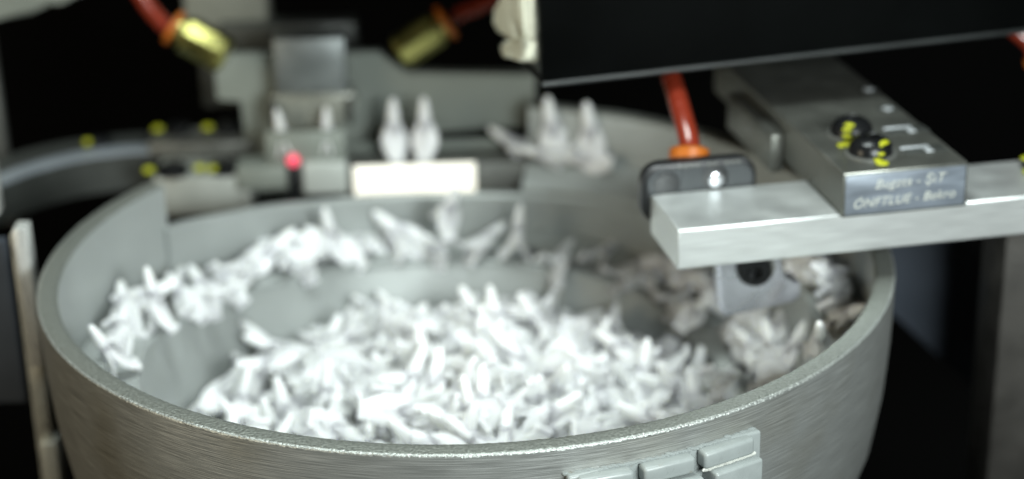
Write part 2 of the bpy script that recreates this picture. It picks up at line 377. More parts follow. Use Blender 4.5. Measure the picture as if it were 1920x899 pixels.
PLUG = []
for sp in (17, 20, 14):
    V, F, _ = anchor_geo(R(sp)); me = bpy.data.meshes.new('wall_plug')
    me.from_pydata([(x*S, y*S, (z-1.6)*S) for x, y, z in V], [], F); me.update()
    me.polygons.foreach_set('use_smooth', [True]*len(me.polygons))
    try: me.set_sharp_from_angle(angle=R(50))
    except Exception: pass
    me.materials.append(MATS['white_plastic']); PLUG.append(me)
PILE = [(-8.24,-4.14,-9.47,0.548,0.667,-0.392,-0.318),
(-8.48,1.61,-9.41,0.199,-0.322,-0.717,0.585),
(-9.27,4.54,-9.66,0.019,0.811,0.123,-0.572),
(-3.01,-9.5,-9.55,0.144,0.771,0.017,0.621),
(-3.93,-5.43,-9.21,0.084,-0.585,-0.458,-0.664),
(-5.46,-1.42,-9.14,0.358,-0.094,-0.775,-0.513),
(-4.54,3.78,-9.16,0.49,-0.739,-0.257,-0.384),
(-5.13,9.85,-9.77,0.543,0.326,-0.743,-0.216),
(1.83,-9.34,-9.57,0.194,0.482,-0.661,0.542),
(0.59,-4.23,-8.98,0.405,-0.2,0.754,-0.476),
(-0.84,-0.76,-8.93,0.529,-0.743,-0.188,-0.365),
(1.25,3.78,-9.02,0.585,-0.755,-0.223,0.194),
(0.37,10.0,-9.61,0.432,0.739,-0.103,-0.507),
(5.65,-7.9,-9.53,0.221,0.342,0.694,0.593),
(4.54,-5.23,-9.22,0.253,0.802,-0.055,0.539),
(4.63,0.53,-9.04,0.655,-0.723,0.174,-0.134),
(5.71,5.14,-9.31,0.4,0.084,-0.737,0.538),
(4.03,8.77,-9.57,0.249,0.376,0.626,-0.637),
(10.34,-6.4,-10.03,0.155,0.45,0.649,-0.593),
(8.04,0.01,-9.35,0.652,-0.711,0.228,-0.132),
(9.18,5.38,-9.72,0.075,0.723,-0.053,-0.685),
(-7.7,-5.4,-9.53,0.006,0.634,0.366,0.682),
(-9.34,-0.68,-9.55,0.116,-0.73,-0.362,0.568),
(-8.01,6.0,-9.42,0.428,-0.269,0.506,-0.699),
(-7.0,-7.92,-9.66,0.534,0.375,0.701,-0.287),
(-3.65,-3.68,-9.01,0.611,-0.512,0.455,-0.397),
(-4.68,0.32,-8.98,0.47,0.462,-0.526,-0.537),
(-3.08,6.14,-9.22,0.352,0.392,0.633,-0.567),
(-5.95,8.6,-9.47,0.697,-0.63,-0.226,0.259),
(-1.01,-12.94,-10.08,0.25,0.538,0.546,0.592),
(-0.96,-5.62,-8.43,0.593,-0.161,0.549,0.567),
(-2.15,-0.0,-8.93,0.365,-0.618,-0.462,-0.521),
(0.67,3.18,-7.66,0.433,-0.113,-0.888,-0.103),
(-1.9,10.71,-9.73,0.434,-0.18,-0.728,0.5),
(6.82,-8.71,-9.79,0.349,0.75,0.268,-0.494),
(3.08,-6.22,-8.9,0.222,-0.098,-0.623,-0.743),
(3.81,1.59,-8.81,0.323,0.38,0.532,0.684),
(3.56,4.27,-9.1,0.291,-0.622,-0.504,-0.524),
(6.04,8.38,-9.7,0.038,0.58,0.429,-0.692),
(13.22,-4.76,-9.42,0.775,-0.271,0.177,-0.543),
(8.0,2.46,-9.36,0.032,0.8,0.122,0.587),
(9.4,6.88,-9.88,0.543,-0.131,0.816,-0.149),
(-9.53,-3.37,-8.97,0.223,-0.427,-0.801,0.354),
(-9.62,-2.11,-9.61,0.184,0.695,0.204,0.664),
(-10.69,3.27,-9.81,0.693,-0.138,0.704,-0.068),
(-4.44,-11.87,-10.08,0.293,0.431,0.507,0.687),
(-4.86,-4.26,-7.99,0.258,0.585,0.258,0.725),
(-6.76,3.3,-8.72,0.631,0.232,0.508,0.539),
(-5.46,4.73,-8.52,0.125,0.652,0.111,0.739),
(-4.8,11.09,-8.71,0.006,-0.585,-0.407,0.701),
(-4.44,-13.35,-9.28,0.226,-0.722,-0.105,0.645),
(1.86,-5.61,-8.49,0.532,-0.247,0.54,0.603),
(0.88,-1.74,-8.91,0.411,-0.36,-0.675,-0.495),
(-1.39,5.72,-9.13,0.458,-0.308,-0.741,-0.383),
(-2.37,12.43,-9.94,0.846,0.522,-0.078,-0.075),
(3.44,-11.4,-9.93,0.663,-0.717,0.122,-0.178),
(3.96,-2.95,-9.05,0.594,-0.196,0.759,0.18),
(3.3,-1.34,-8.68,0.682,0.399,0.589,0.17),
(6.16,3.63,-8.99,0.031,0.355,0.614,0.704),
(5.14,7.62,-8.68,0.033,-0.768,0.361,-0.527),
(8.67,-8.77,-9.87,0.527,0.681,-0.4,-0.313),
(8.8,3.92,-9.45,0.539,0.409,0.72,0.154),
(8.28,8.16,-9.81,0.212,-0.115,-0.574,0.782),
(-6.45,-7.06,-8.2,0.261,0.257,-0.806,0.466),
(-10.45,0.07,-9.14,0.763,-0.272,0.488,-0.327),
(-11.92,4.93,-10.11,0.294,-0.37,-0.657,0.587),
(-6.01,-10.69,-10.05,0.631,0.185,0.708,0.256),
(-2.99,-6.49,-8.82,0.668,0.449,-0.408,-0.43),
(-5.15,1.59,-9.1,0.658,-0.066,0.75,0.021),
(-5.3,5.84,-9.35,0.611,0.357,-0.699,-0.101),
(-6.56,10.97,-10.15,0.216,-0.666,0.31,-0.643),
(1.25,-7.54,-8.85,0.442,0.696,-0.051,0.563),
(2.27,-7.28,-7.47,0.694,-0.438,-0.546,-0.167),
(1.27,1.0,-8.88,0.607,0.771,-0.083,0.172),
(-0.94,8.14,-9.23,0.562,0.22,0.764,0.23),
(-0.4,10.0,-8.6,0.168,-0.216,-0.779,-0.564),
(2.01,-13.51,-10.34,0.625,-0.039,0.776,0.077),
(6.24,-4.81,-9.15,0.002,-0.456,0.596,-0.661),
(6.21,-0.04,-8.91,0.799,0.56,-0.089,-0.2),
(2.91,5.88,-8.63,0.334,-0.602,-0.32,-0.651),
(6.98,7.01,-8.35,0.62,-0.601,0.501,0.054),
(12.27,-3.36,-10.15,0.664,0.339,-0.616,-0.256),
(9.77,-1.56,-9.59,0.183,0.732,0.055,-0.654),
(10.16,8.4,-9.07,0.288,0.422,0.487,-0.709),
(-7.24,-4.33,-7.9,0.186,0.185,0.847,-0.462),
(-13.06,1.9,-9.44,0.334,0.645,0.522,0.447),
(-12.29,6.61,-9.39,0.466,-0.85,-0.039,-0.243),
(-2.09,-11.79,-9.99,0.501,0.689,-0.355,-0.385),
(-3.73,-7.31,-7.62,0.334,-0.711,-0.121,-0.606),
(-6.62,-0.65,-8.57,0.745,-0.254,0.535,0.308),
(-5.46,7.01,-8.41,0.608,-0.306,0.728,0.086),
(-4.64,12.12,-10.05,0.533,-0.021,0.734,-0.42),
(1.68,-11.36,-8.92,0.887,-0.098,0.155,-0.423),
(2.21,-5.8,-6.85,0.474,-0.614,-0.631,-0.01),
(0.98,0.63,-7.51,0.61,-0.692,-0.386,-0.013),
(0.54,5.6,-8.58,0.522,-0.348,0.778,0.038),
(1.47,8.96,-8.69,0.091,-0.384,0.466,0.792),
(7.48,-10.68,-9.75,0.531,-0.008,0.846,0.043),
(6.13,-6.47,-8.52,0.684,-0.188,0.704,0.027),
(5.3,0.09,-7.8,0.046,0.252,0.699,-0.668),
(4.24,4.91,-8.23,0.063,0.456,0.336,-0.822),
(5.75,9.66,-8.99,0.125,-0.314,-0.294,0.894),
(7.71,-4.67,-9.47,0.484,0.752,-0.279,0.351),
(11.2,-2.48,-9.38,0.455,-0.258,0.845,0.111),
(8.13,5.5,-8.5,0.703,0.45,-0.508,0.215),
(-9.37,-7.11,-9.95,0.623,0.586,0.514,-0.071),
(-10.08,1.77,-8.75,0.485,0.433,-0.267,0.711),
(-8.66,6.1,-8.21,0.26,0.826,0.186,-0.465),
(-4.72,-11.64,-8.56,0.834,0.537,0.124,-0.032),
(-0.83,-7.18,-7.41,0.661,-0.527,-0.486,-0.223),
(-5.36,-5.49,-7.09,0.758,0.069,0.642,-0.095),
(-3.13,8.74,-8.07,0.737,0.478,-0.334,0.342),
(-6.22,12.9,-8.58,0.02,0.835,0.461,-0.299),
(-0.19,-8.81,-9.29,0.522,0.727,0.096,0.435),
(0.22,-2.27,-7.44,0.462,-0.069,-0.822,0.327),
(-0.47,1.52,-7.37,0.114,0.965,0.155,-0.176),
(-0.93,2.65,-8.03,0.444,0.055,0.152,0.881),
(-1.03,10.97,-7.96,0.181,0.516,0.416,0.726),
(5.14,-9.03,-8.12,0.025,0.806,-0.235,-0.542),
(7.15,-5.41,-7.76,0.055,-0.819,-0.079,0.566),
(3.33,-0.11,-7.59,0.581,-0.108,0.622,-0.514),
(4.84,5.68,-7.07,0.577,0.184,0.784,0.133),
(3.03,9.68,-8.71,0.276,0.041,0.59,-0.758),
(8.7,-6.53,-9.0,0.496,-0.825,0.272,-0.009),
(9.38,-0.3,-8.38,0.679,0.231,-0.615,-0.327),
(10.9,7.07,-9.28,0.87,0.267,-0.374,0.18),
(-12.67,-1.87,-9.85,0.214,0.409,-0.532,-0.71),
(-8.38,1.12,-8.08,0.509,-0.335,-0.515,-0.602),
(-9.94,7.23,-9.34,0.385,-0.577,0.681,0.236),
(-2.43,-10.3,-8.69,0.651,-0.71,-0.034,-0.266),
(-2.24,-6.95,-6.86,0.589,-0.654,-0.247,-0.405),
(-6.93,-0.67,-7.35,0.421,0.641,0.443,-0.464),
(-4.47,7.27,-7.53,0.242,0.197,0.724,-0.616),
(-9.32,9.31,-9.55,0.286,-0.12,-0.466,0.829),
(0.47,-12.73,-9.29,0.111,-0.42,0.71,0.554),
(0.21,-4.61,-7.01,0.657,-0.46,-0.429,-0.417),
(-0.18,-0.24,-6.99,0.377,0.893,0.242,-0.052),
(0.66,4.5,-7.19,0.367,-0.345,-0.704,0.5),
(1.64,9.62,-7.31,0.738,-0.619,-0.004,0.267),
(3.9,-8.17,-7.78,0.547,0.062,-0.702,0.451),
(5.3,-3.16,-7.97,0.296,0.643,0.029,-0.706),
(2.62,-1.45,-7.02,0.806,-0.427,-0.265,0.312),
(4.0,2.61,-7.7,0.381,0.032,0.811,0.442),
(6.96,9.97,-8.09,0.499,-0.824,-0.26,-0.063),
(9.99,-5.05,-9.06,0.83,0.548,-0.054,-0.09),
(9.5,-3.29,-8.32,0.13,0.568,-0.109,0.805),
(11.38,2.75,-9.43,0.446,0.367,0.789,-0.208),
(-13.8,0.24,-9.36,0.964,-0.005,-0.264,0.019),
(-10.19,-0.44,-7.7,0.031,-0.609,0.416,-0.675),
(-11.44,6.89,-8.49,0.072,-0.084,0.781,-0.615),
(-3.49,-7.74,-9.37,0.123,-0.784,-0.06,0.606),
(-4.93,-3.71,-6.67,0.035,0.051,-0.444,0.894),
(-5.69,2.32,-7.78,0.388,-0.253,0.782,-0.417),
(-6.63,5.39,-7.06,0.45,0.531,-0.479,-0.535),
(-6.59,11.52,-8.58,0.73,-0.037,-0.664,-0.154),
(-0.3,-11.24,-8.8,0.75,0.594,-0.289,-0.022),
(-1.43,-6.83,-5.78,0.611,0.231,-0.546,-0.524),
(-2.45,1.55,-8.29,0.038,-0.157,0.838,0.521),
(-1.51,5.54,-7.45,0.612,0.544,-0.036,0.574),
(2.48,8.28,-6.72,0.282,0.831,-0.468,0.105),
(5.33,-11.09,-8.96,0.51,-0.38,0.019,-0.771),
(4.67,-5.27,-7.63,0.167,0.572,0.508,0.622),
(6.83,0.12,-7.12,0.388,0.254,-0.348,-0.815),
(7.0,4.11,-7.32,0.029,0.536,0.588,-0.605),
(6.4,7.65,-7.16,0.607,0.44,0.629,0.206),
(12.51,-3.75,-8.45,0.242,-0.726,-0.229,0.601),
(11.99,1.0,-9.45,0.846,-0.447,-0.041,0.289),
(9.23,2.16,-8.59,0.641,-0.735,0.205,-0.081),
(-11.38,-6.92,-10.26,0.225,0.045,-0.774,-0.59),
(-13.1,-0.93,-8.83,0.472,-0.392,0.789,0.023),
(-9.93,3.99,-8.31,0.077,0.744,-0.291,-0.597),
(-9.76,-8.67,-9.56,0.658,-0.11,0.577,0.471),
(-7.15,-2.47,-6.71,0.362,-0.822,0.257,-0.356),
(-4.46,1.44,-7.24,0.329,0.067,0.877,0.343),
(-7.38,3.82,-7.55,0.263,-0.608,-0.732,-0.157),
(-7.36,10.49,-8.01,0.826,-0.215,0.511,0.107),
(-1.11,-9.83,-8.25,0.022,-0.17,-0.789,0.59),
(0.58,-6.95,-5.75,0.01,0.433,-0.084,-0.898),
(-4.38,-0.41,-7.65,0.15,-0.452,-0.523,-0.707),
(0.05,6.91,-7.92,0.862,0.272,-0.348,-0.249),
(-1.08,12.44,-7.91,0.887,0.2,0.395,-0.132),
(5.36,-12.7,-10.08,0.622,0.074,-0.719,0.303),
(5.6,-4.09,-6.94,0.442,0.211,0.798,0.351),
(4.84,-0.22,-6.38,0.614,0.55,0.477,-0.305),
(7.51,2.18,-6.84,0.695,-0.59,-0.345,0.225),
(5.21,10.73,-8.12,0.728,0.128,0.59,0.325),
(12.9,-1.82,-9.41,0.242,-0.482,-0.128,0.832),
(8.49,-1.51,-7.79,0.487,-0.486,-0.316,-0.653),
(8.89,3.8,-7.91,0.717,0.486,-0.458,-0.201),
(-10.96,-5.71,-8.97,0.941,0.129,0.296,-0.102),
(-10.5,-2.76,-8.1,0.304,0.593,0.602,-0.44),
(-12.78,4.54,-8.27,0.725,-0.07,0.465,0.503),
(-5.73,-8.58,-8.24,0.323,0.082,0.939,0.083),
(-5.91,-2.0,-6.15,0.197,-0.224,0.789,0.537),
(-3.94,-0.63,-6.33,0.463,-0.521,0.607,0.382),
(-3.65,3.73,-7.95,0.038,0.309,-0.182,-0.933),
(-3.62,13.22,-8.68,0.901,-0.197,-0.286,0.259),
(-1.99,-10.24,-7.08,0.369,0.652,0.157,0.644),
(2.9,-4.34,-6.42,0.787,0.039,0.585,0.195),
(-3.24,-1.9,-7.66,0.532,-0.24,0.444,0.68),
(0.38,5.92,-6.68,0.277,0.378,0.795,0.386),
(0.77,12.5,-9.08,0.376,0.424,0.19,0.802),
(3.95,-9.88,-8.6,0.456,-0.283,0.236,-0.81),
(4.47,-2.64,-6.92,0.519,-0.215,0.801,0.207),
(3.66,-1.82,-5.77,0.405,0.617,-0.462,-0.492),
(5.76,2.28,-6.94,0.569,0.526,0.629,0.059),
(3.67,12.13,-9.4,0.789,-0.289,-0.542,0.012),
(11.45,-6.98,-9.23,0.219,0.485,0.063,-0.844),
(11.34,-5.92,-8.09,0.286,-0.626,-0.222,0.691),
(8.76,9.84,-8.94,0.371,0.007,-0.424,0.826),
(-13.05,-4.45,-10.16,0.541,0.494,0.556,-0.392),
(-11.39,-5.57,-7.57,0.629,0.113,0.574,0.512),
(-11.2,4.66,-7.49,0.682,-0.682,0.017,-0.263),
(-4.75,-9.95,-7.88,0.36,-0.723,-0.395,0.438),
(-6.24,-7.67,-6.58,0.485,0.573,0.119,0.65),
(-3.26,-3.39,-6.57,0.574,0.79,0.212,0.036),
(-3.13,5.2,-7.01,0.531,0.667,0.435,0.29),
(-6.38,8.74,-7.19,0.322,0.007,-0.682,0.657),
(-1.07,-11.62,-7.67,0.178,0.73,0.47,-0.463),
(1.74,-3.89,-5.3,0.563,-0.114,-0.818,-0.012),
(-0.65,-1.42,-6.22,0.485,-0.255,-0.042,-0.836),
(0.03,7.12,-6.1,0.399,0.675,0.194,0.59),
(-1.02,8.22,-6.97,0.012,-0.675,0.103,-0.731),
(3.49,-11.84,-8.02,0.492,0.103,0.692,0.519),
(8.98,-5.41,-6.98,0.555,0.641,-0.376,0.373),
(3.96,-0.33,-5.16,0.213,-0.634,-0.705,0.233),
(3.59,3.89,-6.77,0.741,0.195,-0.612,-0.195),
(7.56,11.14,-9.35,0.956,-0.034,0.129,0.262),
(9.73,-10.11,-9.2,0.561,-0.56,0.608,-0.03),
(12.8,-0.17,-8.86,0.355,-0.381,0.364,0.772),
(11.55,5.1,-9.24,0.819,0.008,0.107,0.563),
(-12.52,-6.63,-8.71,0.809,-0.451,-0.308,0.217),
(-13.19,-5.58,-7.07,0.269,-0.646,0.672,0.244),
(-9.82,7.97,-7.61,0.83,-0.008,-0.557,-0.035),
(-5.06,-9.72,-6.51,0.584,-0.264,0.755,0.139),
(-9.83,-4.57,-8.15,0.859,-0.408,-0.308,-0.027),
(-1.9,-0.16,-6.26,0.551,-0.285,-0.221,-0.753),
(-3.28,2.84,-6.96,0.662,0.442,-0.512,-0.322),
(-7.68,8.59,-8.01,0.805,-0.314,0.335,0.376),
(3.65,-13.74,-8.6,0.761,-0.151,0.462,-0.43),
(0.06,-4.73,-5.63,0.149,0.462,-0.763,-0.428),
(-0.16,0.64,-5.67,0.132,-0.162,0.674,-0.708),
(-1.35,4.11,-6.21,0.12,-0.403,-0.456,-0.785),
(-0.91,10.01,-6.92,0.093,-0.754,-0.021,0.65),
(7.13,-11.95,-8.24,0.034,-0.764,-0.114,0.634),
(8.9,-3.22,-6.84,0.486,0.367,-0.423,-0.671),
(1.85,-1.17,-5.3,0.118,-0.596,-0.584,-0.538),
(2.54,6.68,-6.9,0.639,-0.541,-0.148,0.527),
(4.98,12.76,-10.29,0.067,0.74,-0.234,-0.628),
(11.58,-8.24,-8.81,0.572,0.114,0.534,0.612),
(12.84,2.59,-9.15,0.755,-0.1,-0.311,0.568),
(12.79,4.34,-9.4,0.51,0.684,-0.52,0.039),
(-9.36,-10.48,-9.03,0.392,-0.549,0.167,0.719),
(-11.61,1.8,-8.01,0.225,-0.164,-0.238,-0.93),
(-10.64,9.54,-8.25,0.922,-0.034,-0.352,0.156),
(-8.15,-9.42,-9.27,0.032,-0.502,-0.786,0.361),
(-3.6,-4.01,-5.21,0.629,0.452,0.546,0.32),
(-2.86,1.23,-6.16,0.41,0.571,0.131,-0.699),
(-10.16,4.64,-6.77,0.777,0.229,-0.527,0.256),
(-4.2,10.42,-6.91,0.249,0.001,-0.836,-0.489),
(-0.57,-9.27,-6.61,0.582,-0.358,-0.73,-0.007),
(-1.0,-5.45,-5.74,0.225,0.942,0.199,0.151),
(-1.46,-2.84,-6.11,0.2,-0.627,-0.004,-0.753),
(-3.11,7.0,-6.3,0.129,-0.246,0.713,-0.644),
(2.36,13.6,-9.75,0.653,-0.426,0.287,-0.557),
(5.92,-13.2,-7.46,0.209,0.194,-0.94,-0.185),
(11.86,-0.54,-7.78,0.277,-0.666,0.315,-0.617),
(10.12,1.57,-7.34,0.558,0.494,-0.184,-0.641),
(8.03,3.47,-6.29,0.362,-0.566,0.138,0.728),
(2.59,7.19,-5.53,0.71,-0.25,-0.615,0.238)]

def rot_to(d, spin):
    x, y, z = frame(d); m = Matrix((x, y, z)).transposed()
    return (m @ Matrix.Rotation(R(spin), 3, 'Z')).to_quaternion()
def anchor_at(i, pos, q, label, group, s=0.97):
    o = bpy.data.objects.new('wall_plug', PLUG[i % 3]); COL.objects.link(o)
    o.rotation_mode = 'QUATERNION'; o.rotation_quaternion = q; o.location = Vector(pos)*S; o.scale = (s, s, s)
    return tag(o, label, 'wall plug', group)
BURIED = set([0, 1, 2, 3, 4, 5, 6, 7, 8, 9, 10, 11, 12, 13, 14, 15, 16, 17, 18, 19, 20, 21, 22, 23, 24, 25, 26, 27, 28, 29, 30, 31, 33, 34, 35, 36, 37, 38, 39, 40, 41, 42, 43, 44, 45, 46, 47, 48, 50, 51, 52, 53, 54, 55, 56, 57, 58, 59, 60, 62, 63, 64, 65, 66, 67, 68, 69, 70, 71, 72, 74, 75, 76, 77, 78, 79, 80, 81, 82, 84, 86, 87, 88, 89, 91, 92, 95, 96, 97, 98, 100, 101, 102, 103, 104, 105, 108, 109, 110, 111, 113, 114, 115, 118, 119, 122, 123, 126, 128, 129, 130, 133, 134, 135, 137, 139, 140, 142, 144, 145, 146, 147, 150, 155, 157, 158, 160, 161, 165, 166, 168, 169, 171, 176, 178, 179, 181, 186, 189, 192, 197, 201, 202, 205, 206, 207, 208, 210, 211, 213, 214, 218, 223, 226, 228, 229, 231, 232, 234, 235, 239, 244, 248, 249, 252, 255, 260, 264, 265]); HID_E = set([3, 8, 18, 25, 27, 32, 33, 34, 39, 46, 54, 57, 59, 67, 70, 71, 73, 78, 81, 83]); HID_H = set([20, 22, 24])
for i, r in enumerate(PILE):
    if i in BURIED: continue
    anchor_at(i, (r[0], r[1], r[2]-1.0), Quaternion(r[3:]), 'white plastic spread plug in the loose heap on the bowl floor', 'plugs heaped in the bowl')
b = NB()                                   # the plugs buried under those one can see
for i in list(sorted(BURIED))+list(range(270, 540)):
    r = PILE[i % 270]
    if i >= 270: q_ = Quaternion((0, 0, 1), 2.4); r = tuple(q_ @ Vector((r[0]*0.96, r[1]*0.96, r[2]-0.9)))+tuple(q_ @ Quaternion(r[3:]))
    n0 = len(b.verts); b.from_mesh(PLUG[i % 3]); b.verts.ensure_lookup_table()
    M = Matrix.LocRotScale(Vector((r[0], r[1], r[2]-1.0)), Quaternion(r[3:]), Vector((0.92/S,)*3))
    for v in b.verts[n0:]: v.co = M @ v.co
o = obj('buried_plugs', b, 'white_plastic', at=(0, 0, -11), angle=50); tag(o, 'white plastic plugs buried underneath the heap in the bowl', 'wall plugs', kind='stuff')
rnd = random.Random(7)
for i in range(84):
    a = rnd.uniform(0, 2*math.pi); r = 12.4*math.sqrt(rnd.random()); x, y = r*math.cos(a), r*math.sin(a)
    top = [p[2] for p in PILE if (p[0]-x)**2+(p[1]-y)**2 < 5]
    z = (sorted(top)[-1] if top else -10)-2.6-max(0, y)*0.06
    d = Vector((rnd.gauss(0, 0.6), rnd.gauss(0, 0.6), 0.9)).normalized()
    anchor_at(i, Vector((x, y, z+0.5))+d*1.0, rot_to(d, rnd.uniform(0, 360)), 'white plastic spread plug in the loose heap on the bowl floor', 'plugs heaped in the bowl') if i not in HID_E else None
def plug(base, d, spin, label, group, i=0, s=0.86):
    d = Vector(d).normalized()
    anchor_at(i, Vector(base)+d*(1.6*s), rot_to(d, spin), label, group, s)
TR = 'plugs riding on the lower track'; UP = 'plugs riding on the upper track'; EX = 'plugs standing at the exit'
# half-hidden ones between the plugs that can be told apart
for i in range(34):
    if 8 <= i < 20: continue
    if i < 20:
        a = 100+72*(i+rnd.uniform(0.1, 0.9))/8; r = rnd.uniform(16.9, 17.7); z = ztrk(a)+rnd.uniform(0.2, 0.7)
        lab = 'white plug half hidden in the overlapping row on the lower track'; g = 'plugs half hidden in the lower row'
    else:
        a = -16+36*(i-20+rnd.uniform(0.1, 0.9))/14; r = rnd.uniform(14.6, 16.0); z = -8.4+rnd.uniform(0, 1.0)
        lab = 'shaded white plug in the jumble between heap and right wall'; g = 'plugs jumbled at the right wall'
    d = Vector((rnd.gauss(0, 0.7), rnd.gauss(0, 0.7), rnd.uniform(0.05, 0.6))).normalized()
    if i < 20: d = (d*0.6+Vector((-math.sin(R(a)), math.cos(R(a)), 0))*rnd.choice((-0.8, 0.8))).normalized()
    c = Vector((r*math.cos(R(a)), r*math.sin(R(a)), z+0.5))
    q = rot_to(d, rnd.uniform(0, 360))
    if i not in HID_H and i not in (21, 24, 27, 30, 33): anchor_at(i, c, q, lab, g)
for i in range(15):
    if i < 9: a = 12+42*(i+rnd.uniform(0.1, 0.9))/9; r = step_r(a)-rnd.uniform(0.6, 1.3); z = ztrk(a)+rnd.uniform(0.5, 0.9); lab = 'shaded white plug crowded against the step wall under the bar'; g = 'plugs crowded under the bar'
    else: a = -12+34*(i-9+rnd.uniform(0.1, 0.9))/6; r = rnd.uniform(17.5, 18.2); z = ztrk(a+360)+rnd.uniform(0.5, 0.9); lab = 'white plug lying on the upper track against the right wall'; g = 'plugs on the right upper track'
    t_ = Vector((-math.sin(R(a)), math.cos(R(a)), 0))
    d = (t_*rnd.choice((-1, 1))+Vector((rnd.gauss(0, 0.3), rnd.gauss(0, 0.3), rnd.uniform(0, 0.7)))).normalized()
    anchor_at(i, (r*math.cos(R(a)), r*math.sin(R(a)), z), rot_to(d, rnd.uniform(0, 360)), lab, g)
# on the tracks
plug((-16.4, -2.2, -4.75), (-0.31, -0.32, 0.90), 70, 'white leaning plug at the left wall, nearest the front rim', TR, 0)
plug((-17.1, -0.4, -4.60), (0.04, 0.94, 0.35), 65, 'white broad plug seen flat-on, second along the track from the left rim', TR, 1)
plug((-15.3, 3.1, -5.00), (-0.15, 0.08, 0.98), 75, 'white tall plug with splayed legs standing on the left track', TR, 2)
plug((-13.9, 5.3, -5.20), (-0.50, 0.79, 0.36), 40, 'white plug wedged low behind the tall splayed one', TR, 0)
plug((-13.0, 6.7, -5.40), (-0.48, 0.80, 0.36), 90, 'white plug lying with feet toward the heap, right of the tall splayed one', TR, 1)
plug((-12.1, 8.5, -5.60), (-0.52, 0.84, 0.15), 60, 'white plug with feet poking out over the left lip', TR, 2)
plug((-12.6, 10.1, -5.50), (0.40, 0.92, -0.00), 80, 'white plug lying along the track, tip under the wall cut', TR, 0)
plug((-9.2, 12.2, -5.60), (-0.53, 0.84, 0.15), 30, 'white plug lying on its neighbours, left of the upright back plug', TR, 1)
plug((-8.6, 12.5, -6.10), (-0.47, 0.87, 0.15), 80, 'white plug with legs spread over the lip left of the upright back plug', TR, 2)
plug((-7.3, 15.0, -6.50), (-0.13, -0.15, 0.98), 60, 'white upright plug on the back track left of the light panel', TR, 0)
plug((-4.9, 15.9, -6.60), (-0.64, 0.76, 0.14), 50, 'white plug lying just right of the upright back plug', TR, 1)
plug((-3.2, 15.4, -6.70), (-0.51, 0.82, 0.25), 20, 'white plug lying below the light panel, in the middle', TR, 2)
plug((-1.4, 16.2, -6.90), (-0.27, -0.70, 0.66), 90, 'white short-looking plug seen end-on right of the middle', TR, 0)
plug((-1.3, 15.6, -5.00), (0.23, -0.41, 0.88), 85, 'white pointed plug riding high with its tip over the light panel', TR, 1)
plug((-0.2, 15.5, -6.60), (0.72, 0.63, 0.28), 80, 'white plug with its tip raised to the right beneath the pointed one', TR, 2)
plug((2.7, 15.9, -7.00), (0.11, -0.16, 0.98), 90, 'white thin plug standing edge-on at the right of the back track', TR, 0)
plug((4.5, 14.1, -7.20), (0.46, 0.87, 0.18), 60, 'white plug with one leg hanging over the lip at the shadow edge', TR, 1)
plug((6.9, 14.5, -7.10), (0.54, 0.83, 0.10), 30, 'white half-shaded plug right of the one hanging over the lip', TR, 2)
plug((7.7, 13.0, -7.50), (0.88, 0.38, 0.26), 80, 'white shaded plug with a thin leg down toward the heap', TR, 0)
plug((9.4, 11.7, -7.60), (0.40, 0.91, 0.11), 20, 'white shaded plug crossing another left of the bar corner', TR, 1)
plug((10.6, 9.9, -7.80), (0.62, 0.76, 0.18), 70, 'white shaded plug just below the lower corner of the bar', TR, 2)
plug((11.6, 8.8, -7.90), (0.24, -0.73, 0.64), 40, 'white shaded plug lowest on the lip left of the deflector', TR, 0)
plug((14.4, 6.7, -8.10), (-0.44, 0.87, -0.22), 30, 'white plug lying directly below the shiny deflector', TR, 1)
plug((14.5, 4.4, -8.20), (0.47, 0.84, 0.27), 80, 'white plug leaning on the step wall below the deflector lip', TR, 2)
plug((11.7, -0.6, -7.20), (0.52, 0.82, -0.24), 60, 'white plug lying at the right end of the heap, round tip out', TR, 0)
plug((14.7, 1.6, -8.40), (0.47, 0.88, 0.09), 20, 'white plug with a round tip up, close to the right front rim', TR, 1)
plug((16.3, -4.2, -3.80), (-0.18, -0.67, 0.72), 10, 'white plug nearest the front rim on the right upper track', UP, 2)
plug((17.8, -2.0, -3.80), (-0.01, 1.00, 0.05), 0, 'white leaf-shaped plug on the right track behind the nearest one', UP, 0)
plug((19.2, 2.7, -3.70), (-0.72, -0.41, 0.56), 15, 'white large bright plug lying under the bar by the right wall', UP, 1)
plug((4.2, 21.3, -3.10), (-0.78, 0.45, 0.44), 80, 'white slanted plug lying behind the right end of the light panel', UP, 2)
plug((5.4, 21.0, -3.15), (-0.12, -0.02, 0.99), 8, 'white upright plug by the curved back wall, left of the pair', UP, 0, 1.0)
plug((7.6, 20.2, -3.15), (-0.13, -0.12, 0.98), -12, 'white upright plug by the curved back wall, right of the pair', UP, 1, 1.0)
plug((8.6, 18.9, -2.85), (-0.92, 0.35, 0.1), 30, 'white plug lying at the feet of the right upright plug by the curved wall', UP, 0)
plug((6.4, 19.8, -2.8), (-0.9, 0.3, 0.15), 80, 'white plug lying at the feet of the left upright plug by the curved wall', UP, 1)
plug((-4.05, 21.6, -2.95), (0.02, 0.02, 1), 12, 'upright plug over the light panel, left of the two', EX, 0, 0.93)
plug((-2.2, 21.6, -2.95), (0.0, 0.02, 1), -8, 'upright plug over the light panel, right of the two', EX, 1, 0.93)
plug((-10.2, 21.2, -2.9), (-0.14, 0.0, 1), 90, 'white plug held at the left of the nozzle above the red lamp', EX, 1)
plug((-7.9, 21.2, -2.9), (0.02, 0.0, 1), 90, 'white plug held at the right of the nozzle', EX, 2)

